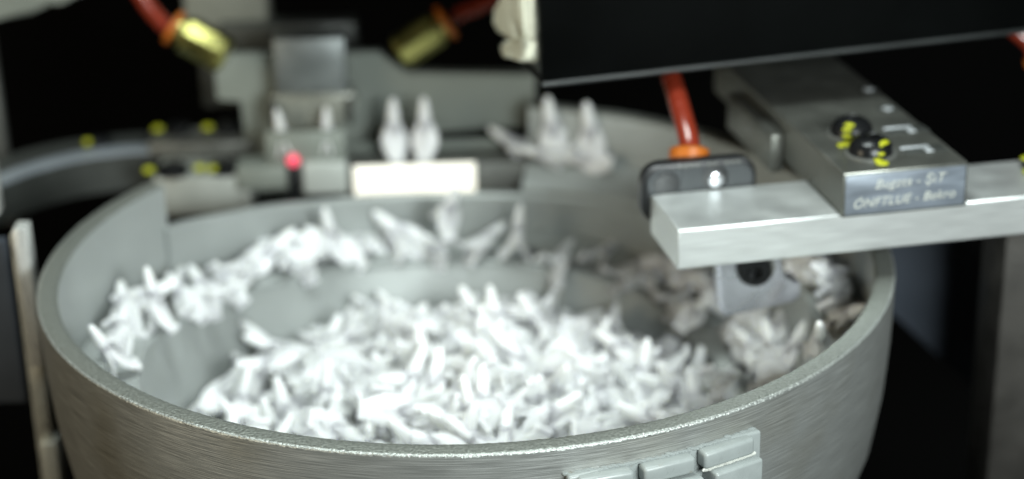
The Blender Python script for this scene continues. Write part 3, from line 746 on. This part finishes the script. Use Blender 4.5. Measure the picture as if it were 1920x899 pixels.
# ------------------------------------------------------------------ support bar and clamp block
A = Vector((9.27, -6.52, 1.5)); E1 = rot_z(9.64) @ Vector((1, 0, 0)); E2 = rot_z(9.64) @ Vector((0, 1, 0)); EZ = Vector((0, 0, 1)); RB = rot_z(9.64)
def P(u, v, z): q = A+E1*u+E2*v; return Vector((q.x, q.y, z))
bar = thing('support_bar', 'bright aluminium square bar reaching in over the bowl from the right', 'bar', P(11, 2.2, 1.5))
b = NB(); prism(b, [(0, 0), (22, 0), (22, 1.9), (13.5, 1.9), (13.5, 1.72), (7.5, 1.72), (7.5, 1.9), (0, 1.9)], A, E1, EZ, -4.5, 0.09)
obj('beam', b, 'bar_aluminium', bar, angle=20)
def socket_bolt(parent, c, r, h, mark=None, seed=0, dirn=(0, 0, 1), prof=None):
    c = Vector(c); d = Vector(dirn)
    bl = obj('bolt', cone(NB(), c, c+d*h, prof or [(0, r), (0.25, r), (0.6, r*0.92), (0.86, r*0.7), (1.0, r*0.42), (0.98, r*0.40), (0.55, r*0.36)], 24), 'black_oxide', parent)
    obj('washer', cone(NB(), c-d*0.02, c+d*0.09, [(0, r*1.16), (0.8, r*1.16), (1, r*1.1)], 24), 'dull_steel', bl)
    if mark:
        rnd = random.Random(seed); t = NB()
        for (mx, my, mz, s) in mark:
            bmesh.ops.create_icosphere(t, subdivisions=2, radius=1, matrix=Matrix.Translation(c+RB @ Vector((mx, my, 0))+EZ*mz) @ Matrix.Diagonal((s*rnd.uniform(0.8, 1.1), s*1.1, s*0.28, 1)))
        obj('paint_mark', t, 'yellow_paint', bl)
blk = thing('clamp_block', 'long grey aluminium clamp block with two black bolts, slots and scratched writing', 'block', P(10.5, 5, 3.2))
b = NB(); box(b, P(10.48, 9.46, 4.285), (5.9, 19.1, 2.13), RB, 0.09); obj('body', b, 'block_aluminium', blk, angle=20)
b = NB(); box(b, P(7.2, 11.2, 3.6), (0.62, 7.0, 1.9), RB, 0.08); obj('side_plate', b, 'block_aluminium', blk)
b = NB(); box(b, P(10.48, -0.115, 4.28), (5.66, 0.05, 1.86), RB, 0.02); obj('front_face', b, 'polished_front', blk)
socket_bolt(blk, P(9.75, 4.75, 5.36), 1.0, 0.85, [(-0.3, -0.45, 0.68, 0.34), (-0.5, -0.7, 0.52, 0.24), (-0.6, -0.95, 0.3, 0.22), (-0.35, -1.1, 0.12, 0.2), (-0.75, -1.3, 0.04, 0.3), (-1.0, -1.4, 0.03, 0.26)], 1)
socket_bolt(blk, P(9.62, 2.05, 5.36), 1.02, 0.85, [(0.3, -0.45, 0.68, 0.34), (0.15, -0.62, 0.6, 0.22), (0.1, -0.95, 0.32, 0.24), (-0.1, -1.15, 0.1, 0.24), (0.0, -1.4, 0.04, 0.3)], 2)
for u, v in ((12.1, 4.7), (11.8, 1.95)):
    s = obj('slot', box(NB(), P(u+0.35, v, 5.365), (2.0, 1.0, 0.02), RB, 0.005), 'dark_iron', blk)
    t = NB(); box(t, P(u, v+0.32, 5.40), (1.35, 0.2, 0.06), RB, 0.02); box(t, P(u+0.5, v-0.1, 5.395), (0.34, 0.66, 0.05), RB, 0.02)
    obj('slot_highlight', t, 'highlight_paint', s)  # highlight inside the slot, put in as pale strips
for u, v in ((13.0, 10.9), (12.75, 7.8)):
    hl = obj('hole', cone(NB(), P(u, v, 5.355), P(u, v, 5.375), [(0, 0.52), (1, 0.52)], 24), 'dark_iron', blk)
    obj('hole_highlight', cone(NB(), P(u, v, 5.36), P(u, v, 5.43), [(0, 0.26), (0.7, 0.26), (1, 0.2)], 20), 'highlight_paint', hl)  # highlight inside the hole, put in as a pale disc
def writing(txt, u0, z, size, tilt):
    cu = bpy.data.curves.new('t', 'FONT'); cu.body = txt; cu.size = size*S; cu.extrude = 0.00008; cu.shear = 0.3; cu.space_character = 1.05; cu.offset = -0.00004
    to = bpy.data.objects.new('t', cu); COL.objects.link(to); bpy.context.view_layer.update()
    me = bpy.data.meshes.new_from_object(to.evaluated_get(bpy.context.evaluated_depsgraph_get())); bpy.data.objects.remove(to)
    me.name = 'lettering'
    M = (RB @ Matrix.Rotation(R(90), 3, 'X') @ Matrix.Rotation(R(tilt), 3, 'Z')).to_4x4(); M.translation = P(u0, -0.148, z)*S-base_of(blk)
    me.transform(M); link('lettering', me, 'scratch_ink', blk)
writing('Bugzta - ŞıT', 9.0, 4.5, 0.62, 1.0)
writing('ÖNFTLUE - Bekro', 8.0, 3.66, 0.60, 1.2)
ab = thing('set_bolt', 'black bolt with yellow paint mark on the bar at the right picture edge', 'bolt', P(18.5, 3.5, 3.4))
socket_bolt(ab, P(18.7, 3.4, 3.41), 0.8, 0.6, [(-0.6, -0.4, 0.5, 0.35), (-0.9, -0.8, 0.1, 0.35), (-0.75, -0.1, 0.5, 0.3)], 5)

# deflector under the bar
dfl = thing('deflector', 'shiny metal deflector block bolted beneath the aluminium bar', 'deflector', P(3.4, 2.8, -2.6))
b = NB(); prism(b, [(11.5, 1.48), (11.75, -2.25), (12.0, -2.5), (15.4, -2.1), (15.65, -1.75), (15.55, -1.05), (14.6, -0.9), (14.45, 1.48)], (0, -1.6, 0), RB @ Vector((1, 0, 0)), EZ, 1.25, 0.16)
for v in b.verts: v.co.y -= 2.2
obj('bracket_body', b, 'deflector_metal', dfl, angle=30)
socket_bolt(dfl, (13.3, -2.9, 0.0), 0.8, 0.6, None, 0, (-0.17, -0.95, -0.1), [(0, 0.8), (0.8, 0.8), (1, 0.7), (1, 0.36), (0.4, 0.34)])

# black sensor holder behind the bar end
sb = thing('sensor_holder', 'black rounded sensor holder plate standing behind the bar end', 'sensor holder', P(1.9, 4.8, 1.4))
def rrect(w0, w1, h0, h1, r, n=6):
    out = []
    for cx, cy, a in ((w1-r, h1-r, 0), (w0+r, h1-r, 90), (w0+r, h0+r, 180), (w1-r, h0+r, 270)):
        for k in range(n+1): out.append((cx+r*math.cos(R(a+90*k/n)), cy+r*math.sin(R(a+90*k/n))))
    return out
b = NB(); prism(b, rrect(-0.75, 4.75, 0.2, 3.05, 0.85), P(0.35, 4.6, 1.75), E1, EZ, -0.6, 0.06); obj('plate', b, 'black_plastic', sb)
b = NB(); prism(b, rrect(-0.48, 4.55, 0.4, 2.78, 0.7), P(0.35, 4.595, 1.75), E1, EZ, 0.03); obj('face', b, 'bracket_face', sb)
for u, z in ((0.8, 3.8), (3.1, 3.97)):
    h_ = obj('recess', cone(NB(), P(u, 4.60, z), P(u, 4.50, z), [(0, 0.62), (0.8, 0.62), (1, 0.5)], 24), 'black_plastic', sb)
    if u > 1:
        obj('screw', cone(NB(), P(u, 4.52, z-0.1), P(u, 4.32, z-0.1), [(0, 0.36), (0.8, 0.36), (1, 0.28)], 20), 'polished_steel', h_)
b = NB()
for k in range(11):
    if k in (4, 7): continue
    box(b, P(1.4+k*0.28, 4.545, 4.62), (0.16, 0.02, 0.10), RB)
obj('edge_print', b, 'dull_steel', sb)

# air hoses
def hose(label, pts, r, collar, fitting=None):
    h = thing('air_hose', label, 'hose', pts[0])
    obj('tube', tube(NB(), pts, r), 'red_hose', h)
    c0, c1, rc = collar
    obj('collar', cone(NB(), c0, c1, [(0, rc*0.8), (0.15, rc), (0.8, rc), (1, rc*0.75)], 24), 'orange_collar', h)
    return h
hose('red air hose with orange collar rising behind the black sensor holder', [(10.6, 0.4, 4.3), (10.62, 0.8, 4.9), (10.45, 2.2, 5.8), (10.25, 4.8, 6.7), (10.1, 8.0, 7.0), (10.0, 12, 7.0)], 0.5, ((10.55, 0.2, 4.15), (10.6, 0.5, 4.75), 0.95))
def brass(label, a, bb, r, face):
    f = thing('brass_fitting', label, 'fitting', bb)
    a = Vector(a); bb = Vector(bb); fx, fy, _ = frame(bb-a); turn = math.atan2(Vector(face).dot(fy), Vector(face).dot(fx))-math.pi/8
    obj('hex_body', cone(NB(), a, bb, [(0.12, r*0.9), (0.16, r), (0.9, r), (0.98, r*0.86)], 8, turn), 'brass', f, smooth=False)
    obj('neck', cone(NB(), a, a.lerp(bb, 0.14), [(0, r*0.8), (1, r*0.8)], 20), 'brass', f)
    return f
brass('brass hex fitting pointing down right with a bright streak, upper left', (-16.0, 22, 5.15), (-13.25, 21.6, 3.6), 1.12, (0.13, -0.74, 0.66))
hose('red air hose entering the upper left brass fitting', [(-16.3, 22, 5.05), (-17.0, 22.1, 5.7), (-17.9, 22.3, 7.0), (-18.8, 22.5, 9.0), (-19.4, 23, 12)], 0.5, ((-16.05, 22, 5.15), (-16.42, 22.05, 5.4), 1.05))
brass('dim brass hex fitting pointing down left beside the black hopper', (-0.9, 23, 4.75), (-3.6, 22.6, 3.1), 1.08, (0.0, -1.0, -0.1))
hose('red air hose entering the dim brass fitting beside the black hopper', [(-0.95, 23, 4.75), (0.3, 23.3, 5.3), (2.2, 23.8, 5.9), (5, 24.5, 6.8), (8, 25, 8)], 0.5, ((-0.95, 23, 4.7), (-0.55, 23.05, 4.95), 1.1))
hose('red air hose end at the top right picture corner', [(29.6, 10, 5.6), (29.35, 10, 6.3), (28.7, 10.2, 6.9), (27, 11, 8.2)], 0.45, ((29.75, 10, 5.2), (29.6, 10, 5.7), 0.6))

# black hopper chute
hp = thing('hopper_chute', 'black hopper chute with torn cream foam on its end, hanging over the bowl', 'hopper', (14, 8, 7.5))
HA = Vector((3.8, 2.0, 7.5)); HX = (Vector((27.7, 6.0, 8.2))-HA).normalized(); HY = Vector((-0.168, 0.985, -0.08)).normalized()
def H(u, v, z): return HA+HX*u+HY*v+EZ*z
HR = Matrix((HX, HY, EZ)).transposed()
b = NB(); prism(b, [(0, 0.12), (0.12, 0), (30, 0), (30, 14), (0, 14)], H(0, 0.35, 0), HX, EZ, 0.35, 0.03); obj('front_panel', b, 'hopper_black', hp)
b = NB(); cone(b, H(0.02, 0.02, 0.06), H(30, 0.02, 0.06), [(0, 0.13), (1, 0.13)], 12); obj('bottom_edge', b, 'hopper_edge', hp)
b = NB(); prism(b, [(0, 0), (30, 0), (30, 9.3), (0, 9.3)], H(0, 0.4, 0.05), HX, HY, 0.3); obj('bottom_panel', b, 'hopper_black', hp)
b = NB(); prism(b, [(0, 0), (30, 0), (30, 14), (0, 14)], H(0, 9.5, 0), HX, EZ, -0.35); obj('rear_panel', b, 'hopper_black', hp)
b = NB(); prism(b, [(0.3, 0.1), (9.3, 0.1), (9.3, 13.8), (0.3, 13.8)], H(0.35, 0, 0), HY, EZ, -0.3); obj('end_panel', b, 'hopper_edge', hp)
def foam(poly, nm, th):
    t = NB(); prism(t, poly, H(-0.02, 0, 0), HY, EZ, -th, 0.12)
    bmesh.ops.triangulate(t, faces=t.faces[:]); bmesh.ops.subdivide_edges(t, edges=t.edges[:], cuts=2, use_grid_fill=True)
    for v in t.verts: v.co += Vector((random.gauss(0, .05), random.gauss(0, .05), random.gauss(0, .05)))
    return obj(nm, t, 'cream_foam', hp, angle=180)
foam([(0.7, 1.1), (5.7, 0.25), (6.5, 0.7), (4.5, 1.35), (0.7, 2.2)], 'foam_piece', 0.7)
foam([(0.7, 2.15), (4.4, 1.45), (6.2, 1.4), (7.6, 1.2), (8.9, 1.5), (8.3, 2.3), (6.2, 3.1), (5.6, 4.5), (5.0, 9), (0.7, 9)], 'foam_piece', 0.6)

# ------------------------------------------------------------------ exit tooling at the back
rail = thing('exit_rail', 'grey exit rail behind the bowl wall on which the plugs stand', 'rail', (-1, 22, -6))
b = NB(); box(b, (-1.5, 22.0, -4.6), (11.5, 3.0, 3.2), None, 0.08); obj('rail_body', b, 'dull_steel', rail)
b = NB(); box(b, (-1.5, 23.3, -2.75), (11.5, 0.4, 0.6), None, 0.06); obj('rail_fence', b, 'plate_aluminium', rail)
lp = thing('light_panel', 'glowing white backlight panel at the back of the bowl', 'light panel', (-2.8, 20.3, -6))
b = NB(); box(b, (-2.9, 20.36, -4.4), (7.4, 0.24, 3.3), None, 0.03); obj('housing', b, 'dull_steel', lp)
b = NB(); box(b, (-2.87, 20.19, -4.3), (7.05, 0.14, 3.0), None, 0.03); obj('lit_face', b, 'backlight', lp)
pl = thing('tooling_plate', 'pale grey stepped metal plate standing behind the exit', 'plate', (-5, 24.8, -6))
b = NB(); prism(b, [(-13.0, -6), (-13.0, 0.0), (-14.5, 0.0), (-14.5, 2.1), (-13.9, 2.75), (-4.7, 2.7), (-3.3, 1.3), (4.4, 1.05), (4.4, -2.3), (-1.6, -2.3), (-1.6, -6)], (0, 24.6, 0), (1, 0, 0), EZ, -0.9, 0.08)
obj('plate_body', b, 'plate_aluminium', pl, angle=20)
nz = thing('pickup_nozzle', 'grey block with rounded translucent nozzle in front of the stepped plate', 'nozzle', (-8.7, 22.6, -1))
b = NB(); box(b, (-8.7, 23.4, 2.5), (4.1, 1.9, 3.5), None, 0.12); obj('block', b, 'nozzle_steel', nz)
b = NB(); prism(b, [(-11.0, 1.0), (-11.2, 0.2), (-10.9, -0.6), (-10.2, -1.0), (-7.2, -1.0), (-6.5, -0.7), (-6.1, 0.1), (-6.3, 1.0)], (0, 22.2, 0), (1, 0, 0), EZ, -1.9, 0.15); obj('nozzle_jaw', b, 'frosted_clear', nz)
for x0 in (-10.9, -6.5):
    b = NB(); box(b, (x0, 22.0, 0.0), (0.35, 0.8, 1.5), None, 0.1); obj('jaw_pad', b, 'dark_iron', nz)
b = NB(); box(b, (-9.1, 20.75, -2.0), (4.6, 0.3, 2.6), None, 0.15); obj('guard', b, 'plate_aluminium', nz)
ld = thing('sensor_lamp', 'black sensor post with a glowing red tip', 'sensor', (-9.85, 20.6, -6))
b = NB(); box(b, (-9.85, 20.6, -4.4), (0.75, 0.7, 3.6), None, 0.1); obj('post', b, 'black_plastic', ld)
b = NB(); bmesh.ops.create_uvsphere(b, u_segments=20, v_segments=12, radius=0.36, matrix=Matrix.Translation((-9.85, 20.5, -2.45))); obj('lamp', b, 'red_led', ld)
sbk = obj('stop_block', box(NB(), (-8.05, 20.7, -3.5), (2.6, 1.2, 1.95), None, 0.2, 3), 'stop_white', at=(-8.05, 20.7, -4.5)); tag(sbk, 'small pale grey stop block between the red lamp and the light panel', 'block')
ft = obj('foot_block', box(NB(), (-11.7, 21.6, -3.5), (3.0, 2.2, 1.4), None, 0.12), 'plate_aluminium', at=(-11.7, 21.6, -4.2)); tag(ft, 'pale grey foot block left of the red lamp', 'block')

# mount block with bolts, left of the tooling
mb = thing('mount_block', 'grey mount block with yellow-marked screws behind the cut bowl wall', 'block', (-15.3, 23, -6))
b = NB(); box(b, (-15.3, 23.4, -4.6), (5.6, 5.0, 2.35), None, 0.15); obj('body', b, 'mount_metal', mb)
b = NB(); box(b, (-15.6, 25.9, -2.95), (6.4, 3.0, 0.9), None, 0.15); obj('top_plate', b, 'dull_steel', mb)
def screw(parent, x, y, z, r, mk):
    s_ = obj('screw', cone(NB(), (x, y, z), (x, y, z+0.55), [(0, r), (0.7, r), (1, r*0.7)], 20), 'black_oxide', parent)
    t = NB()
    for mx, my in mk: bmesh.ops.create_icosphere(t, subdivisions=2, radius=1, matrix=Matrix.Translation((x+mx, y+my, z+0.35)) @ Matrix.Diagonal((0.36, 0.36, 0.2, 1)))
    obj('paint_mark', t, 'yellow_paint', s_)
screw(mb, -17.0, 21.7, -3.4, 0.95, [(-1.35, -0.3)]); screw(mb, -13.9, 21.8, -3.4, 0.95, [(-1.5, -0.3), (-0.7, -0.5)])
screw(mb, -17.2, 26.4, -2.5, 0.8, [(-1.2, -0.2)]); screw(mb, -14.2, 26.4, -2.5, 0.8, [(-1.2, -0.2)])
# curved guide rail
gr = thing('guide_rail', 'dark curved guide rail with pale top edge at the left', 'rail', (-22, 23, -6))
arc = spline([(-28.0, 17.4, -3), (-26.0, 20.6, -3), (-24.4, 22.4, -3), (-22.5, 23.7, -3), (-20.4, 24.4, -3), (-18.4, 24.6, -3)], 8)
def ribbon(off0, off1, z0, z1):
    b = NB(); rings = []
    for i, p in enumerate(arc):
        d = (arc[min(i+1, len(arc)-1)]-arc[max(i-1, 0)]).normalized(); n = Vector((-d.y, d.x, 0))
        rings.append([b.verts.new(p+n*o_+EZ*(z-p.z)) for o_, z in ((off0, z0), (off1, z0), (off1, z1), (off0, z1))])
    for a, c in zip(rings, rings[1:]):
        for k in range(4): b.faces.new((a[k], a[(k+1) % 4], c[(k+1) % 4], c[k]))
    b.faces.new(rings[0]); b.faces.new(rings[-1][::-1]); return b
obj('side_strip', ribbon(-0.1, 0.4, -5.3, -3.12), 'dark_iron', gr); obj('top_strip', ribbon(-0.1, 1.1, -3.1, -2.9), 'pale_strip', gr)
obj('rear_strip', ribbon(1.2, 3.6, -3.6, -3.0), 'dark_iron', gr)
screw(gr, -22.0, 26.0, -3.0, 0.8, [(-0.5, -0.4)])
# upper left machine parts
cu_ = thing('cast_housing', 'pale grey rounded machine casting at the top left corner', 'casting', (-28, 28, 5))
b = NB(); prism(b, [(-40, 4.6), (-27.5, 4.85), (-25.2, 5.2), (-24.2, 5.6), (-23.4, 6.1), (-21.5, 6.3), (-21.3, 14), (-40, 14)], (0, 26, 0), (1, 0, 0), EZ, -4, 0.3); obj('casting_body', b, 'plate_aluminium', cu_)
b = NB(); box(b, (-30.6, 26.6, 2.0), (6.0, 1.0, 20), None, 0.2); obj('stand', b, 'dull_steel', cu_)
hs = thing('drive_housing', 'dim olive grey drive housing above the stepped plate', 'housing', (-14, 31, -2))
b = NB(); box(b, (-14.3, 32, 7.0), (5.2, 3, 9), None, 0.4); obj('upper_body', b, 'grey_housing', hs)
b = NB(); box(b, (-14.0, 32, 0.0), (4.4, 3, 4.8), None, 0.3); obj('lower_body', b, 'dark_iron', hs)
b = NB(); box(b, (-10.5, 30.6, 1.9), (8.5, 2, 2.6), None, 0.3); obj('cross_block', b, 'dark_iron', hs)

b = NB(); box(b, (-3.5, 21.8, 12.2), (17, 11, 3.4), None, 0.3); obj('shade_blocker', b, 'dark_iron', hs)  # unseen blocker, added above the view to shade the exit tooling
b = NB(); box(b, (-9.6, 27.5, 12.2), (4, 8, 3.0), None, 0.3); obj('shade_blocker_link', b, 'dark_iron', hs)  # ties the added shade blocker to the housing, unseen as well

# ------------------------------------------------------------------ posts and panels beside the bowl
lpst = thing('left_post', 'cream and bright metal upright post beside the left of the bowl', 'post', (-21.5, 1.5, -20))
b = NB(); box(b, (-21.25, 1.8, -2.2), (0.66, 1.2, 7.3), None, 0.08); obj('bright_bar', b, 'polished_bar', lpst)
b = NB(); box(b, (-21.8, 2.6, -9.0), (0.34, 1.0, 19.6), None, 0.08); obj('rear_bar', b, 'cream_paint', lpst)
b = NB(); box(b, (-21.3, 1.9, -8.0), (0.56, 1.0, 4.2), None, 0.06); obj('cream_bar', b, 'cream_paint', lpst)
b = NB(); box(b, (-21.15, 1.6, -12.2), (0.8, 1.2, 4.4), None, 0.06); obj('foot_bar', b, 'cream_paint', lpst)
b = NB(); box(b, (-22.9, 3.2, 5.4), (0.9, 1.0, 7.6), None, 0.1); obj('top_bar', b, 'polished_bar', lpst)
lpn = obj('side_panel', box(NB(), (-26.4, 5, -5), (7.0, 0.6, 9), None, 0.1), 'navy_panel', at=(-26.4, 5, -10)); tag(lpn, 'dark navy panel at the left picture edge behind the post', 'panel')
rp_ = obj('right_post', box(NB(), (30.2, 4, -14), (7.5, 4, 27.2), None, 0.15), 'post_cast', at=(30.2, 4, -28)); tag(rp_, 'worn grey metal post at the right picture edge under the bar', 'post')
br = NB(); prism(br, [(20, -3.5), (25.2, -3.5), (32.5, -11.5), (34, -21), (22, -9.0)], (0, 16, 0), (1, 0, 0), EZ, -1.2, 0.1)
o = obj('brace_panel', br, 'navy_panel', at=(27, 16, -12)); tag(o, 'dark navy slanted brace panel right of the bowl', 'panel')
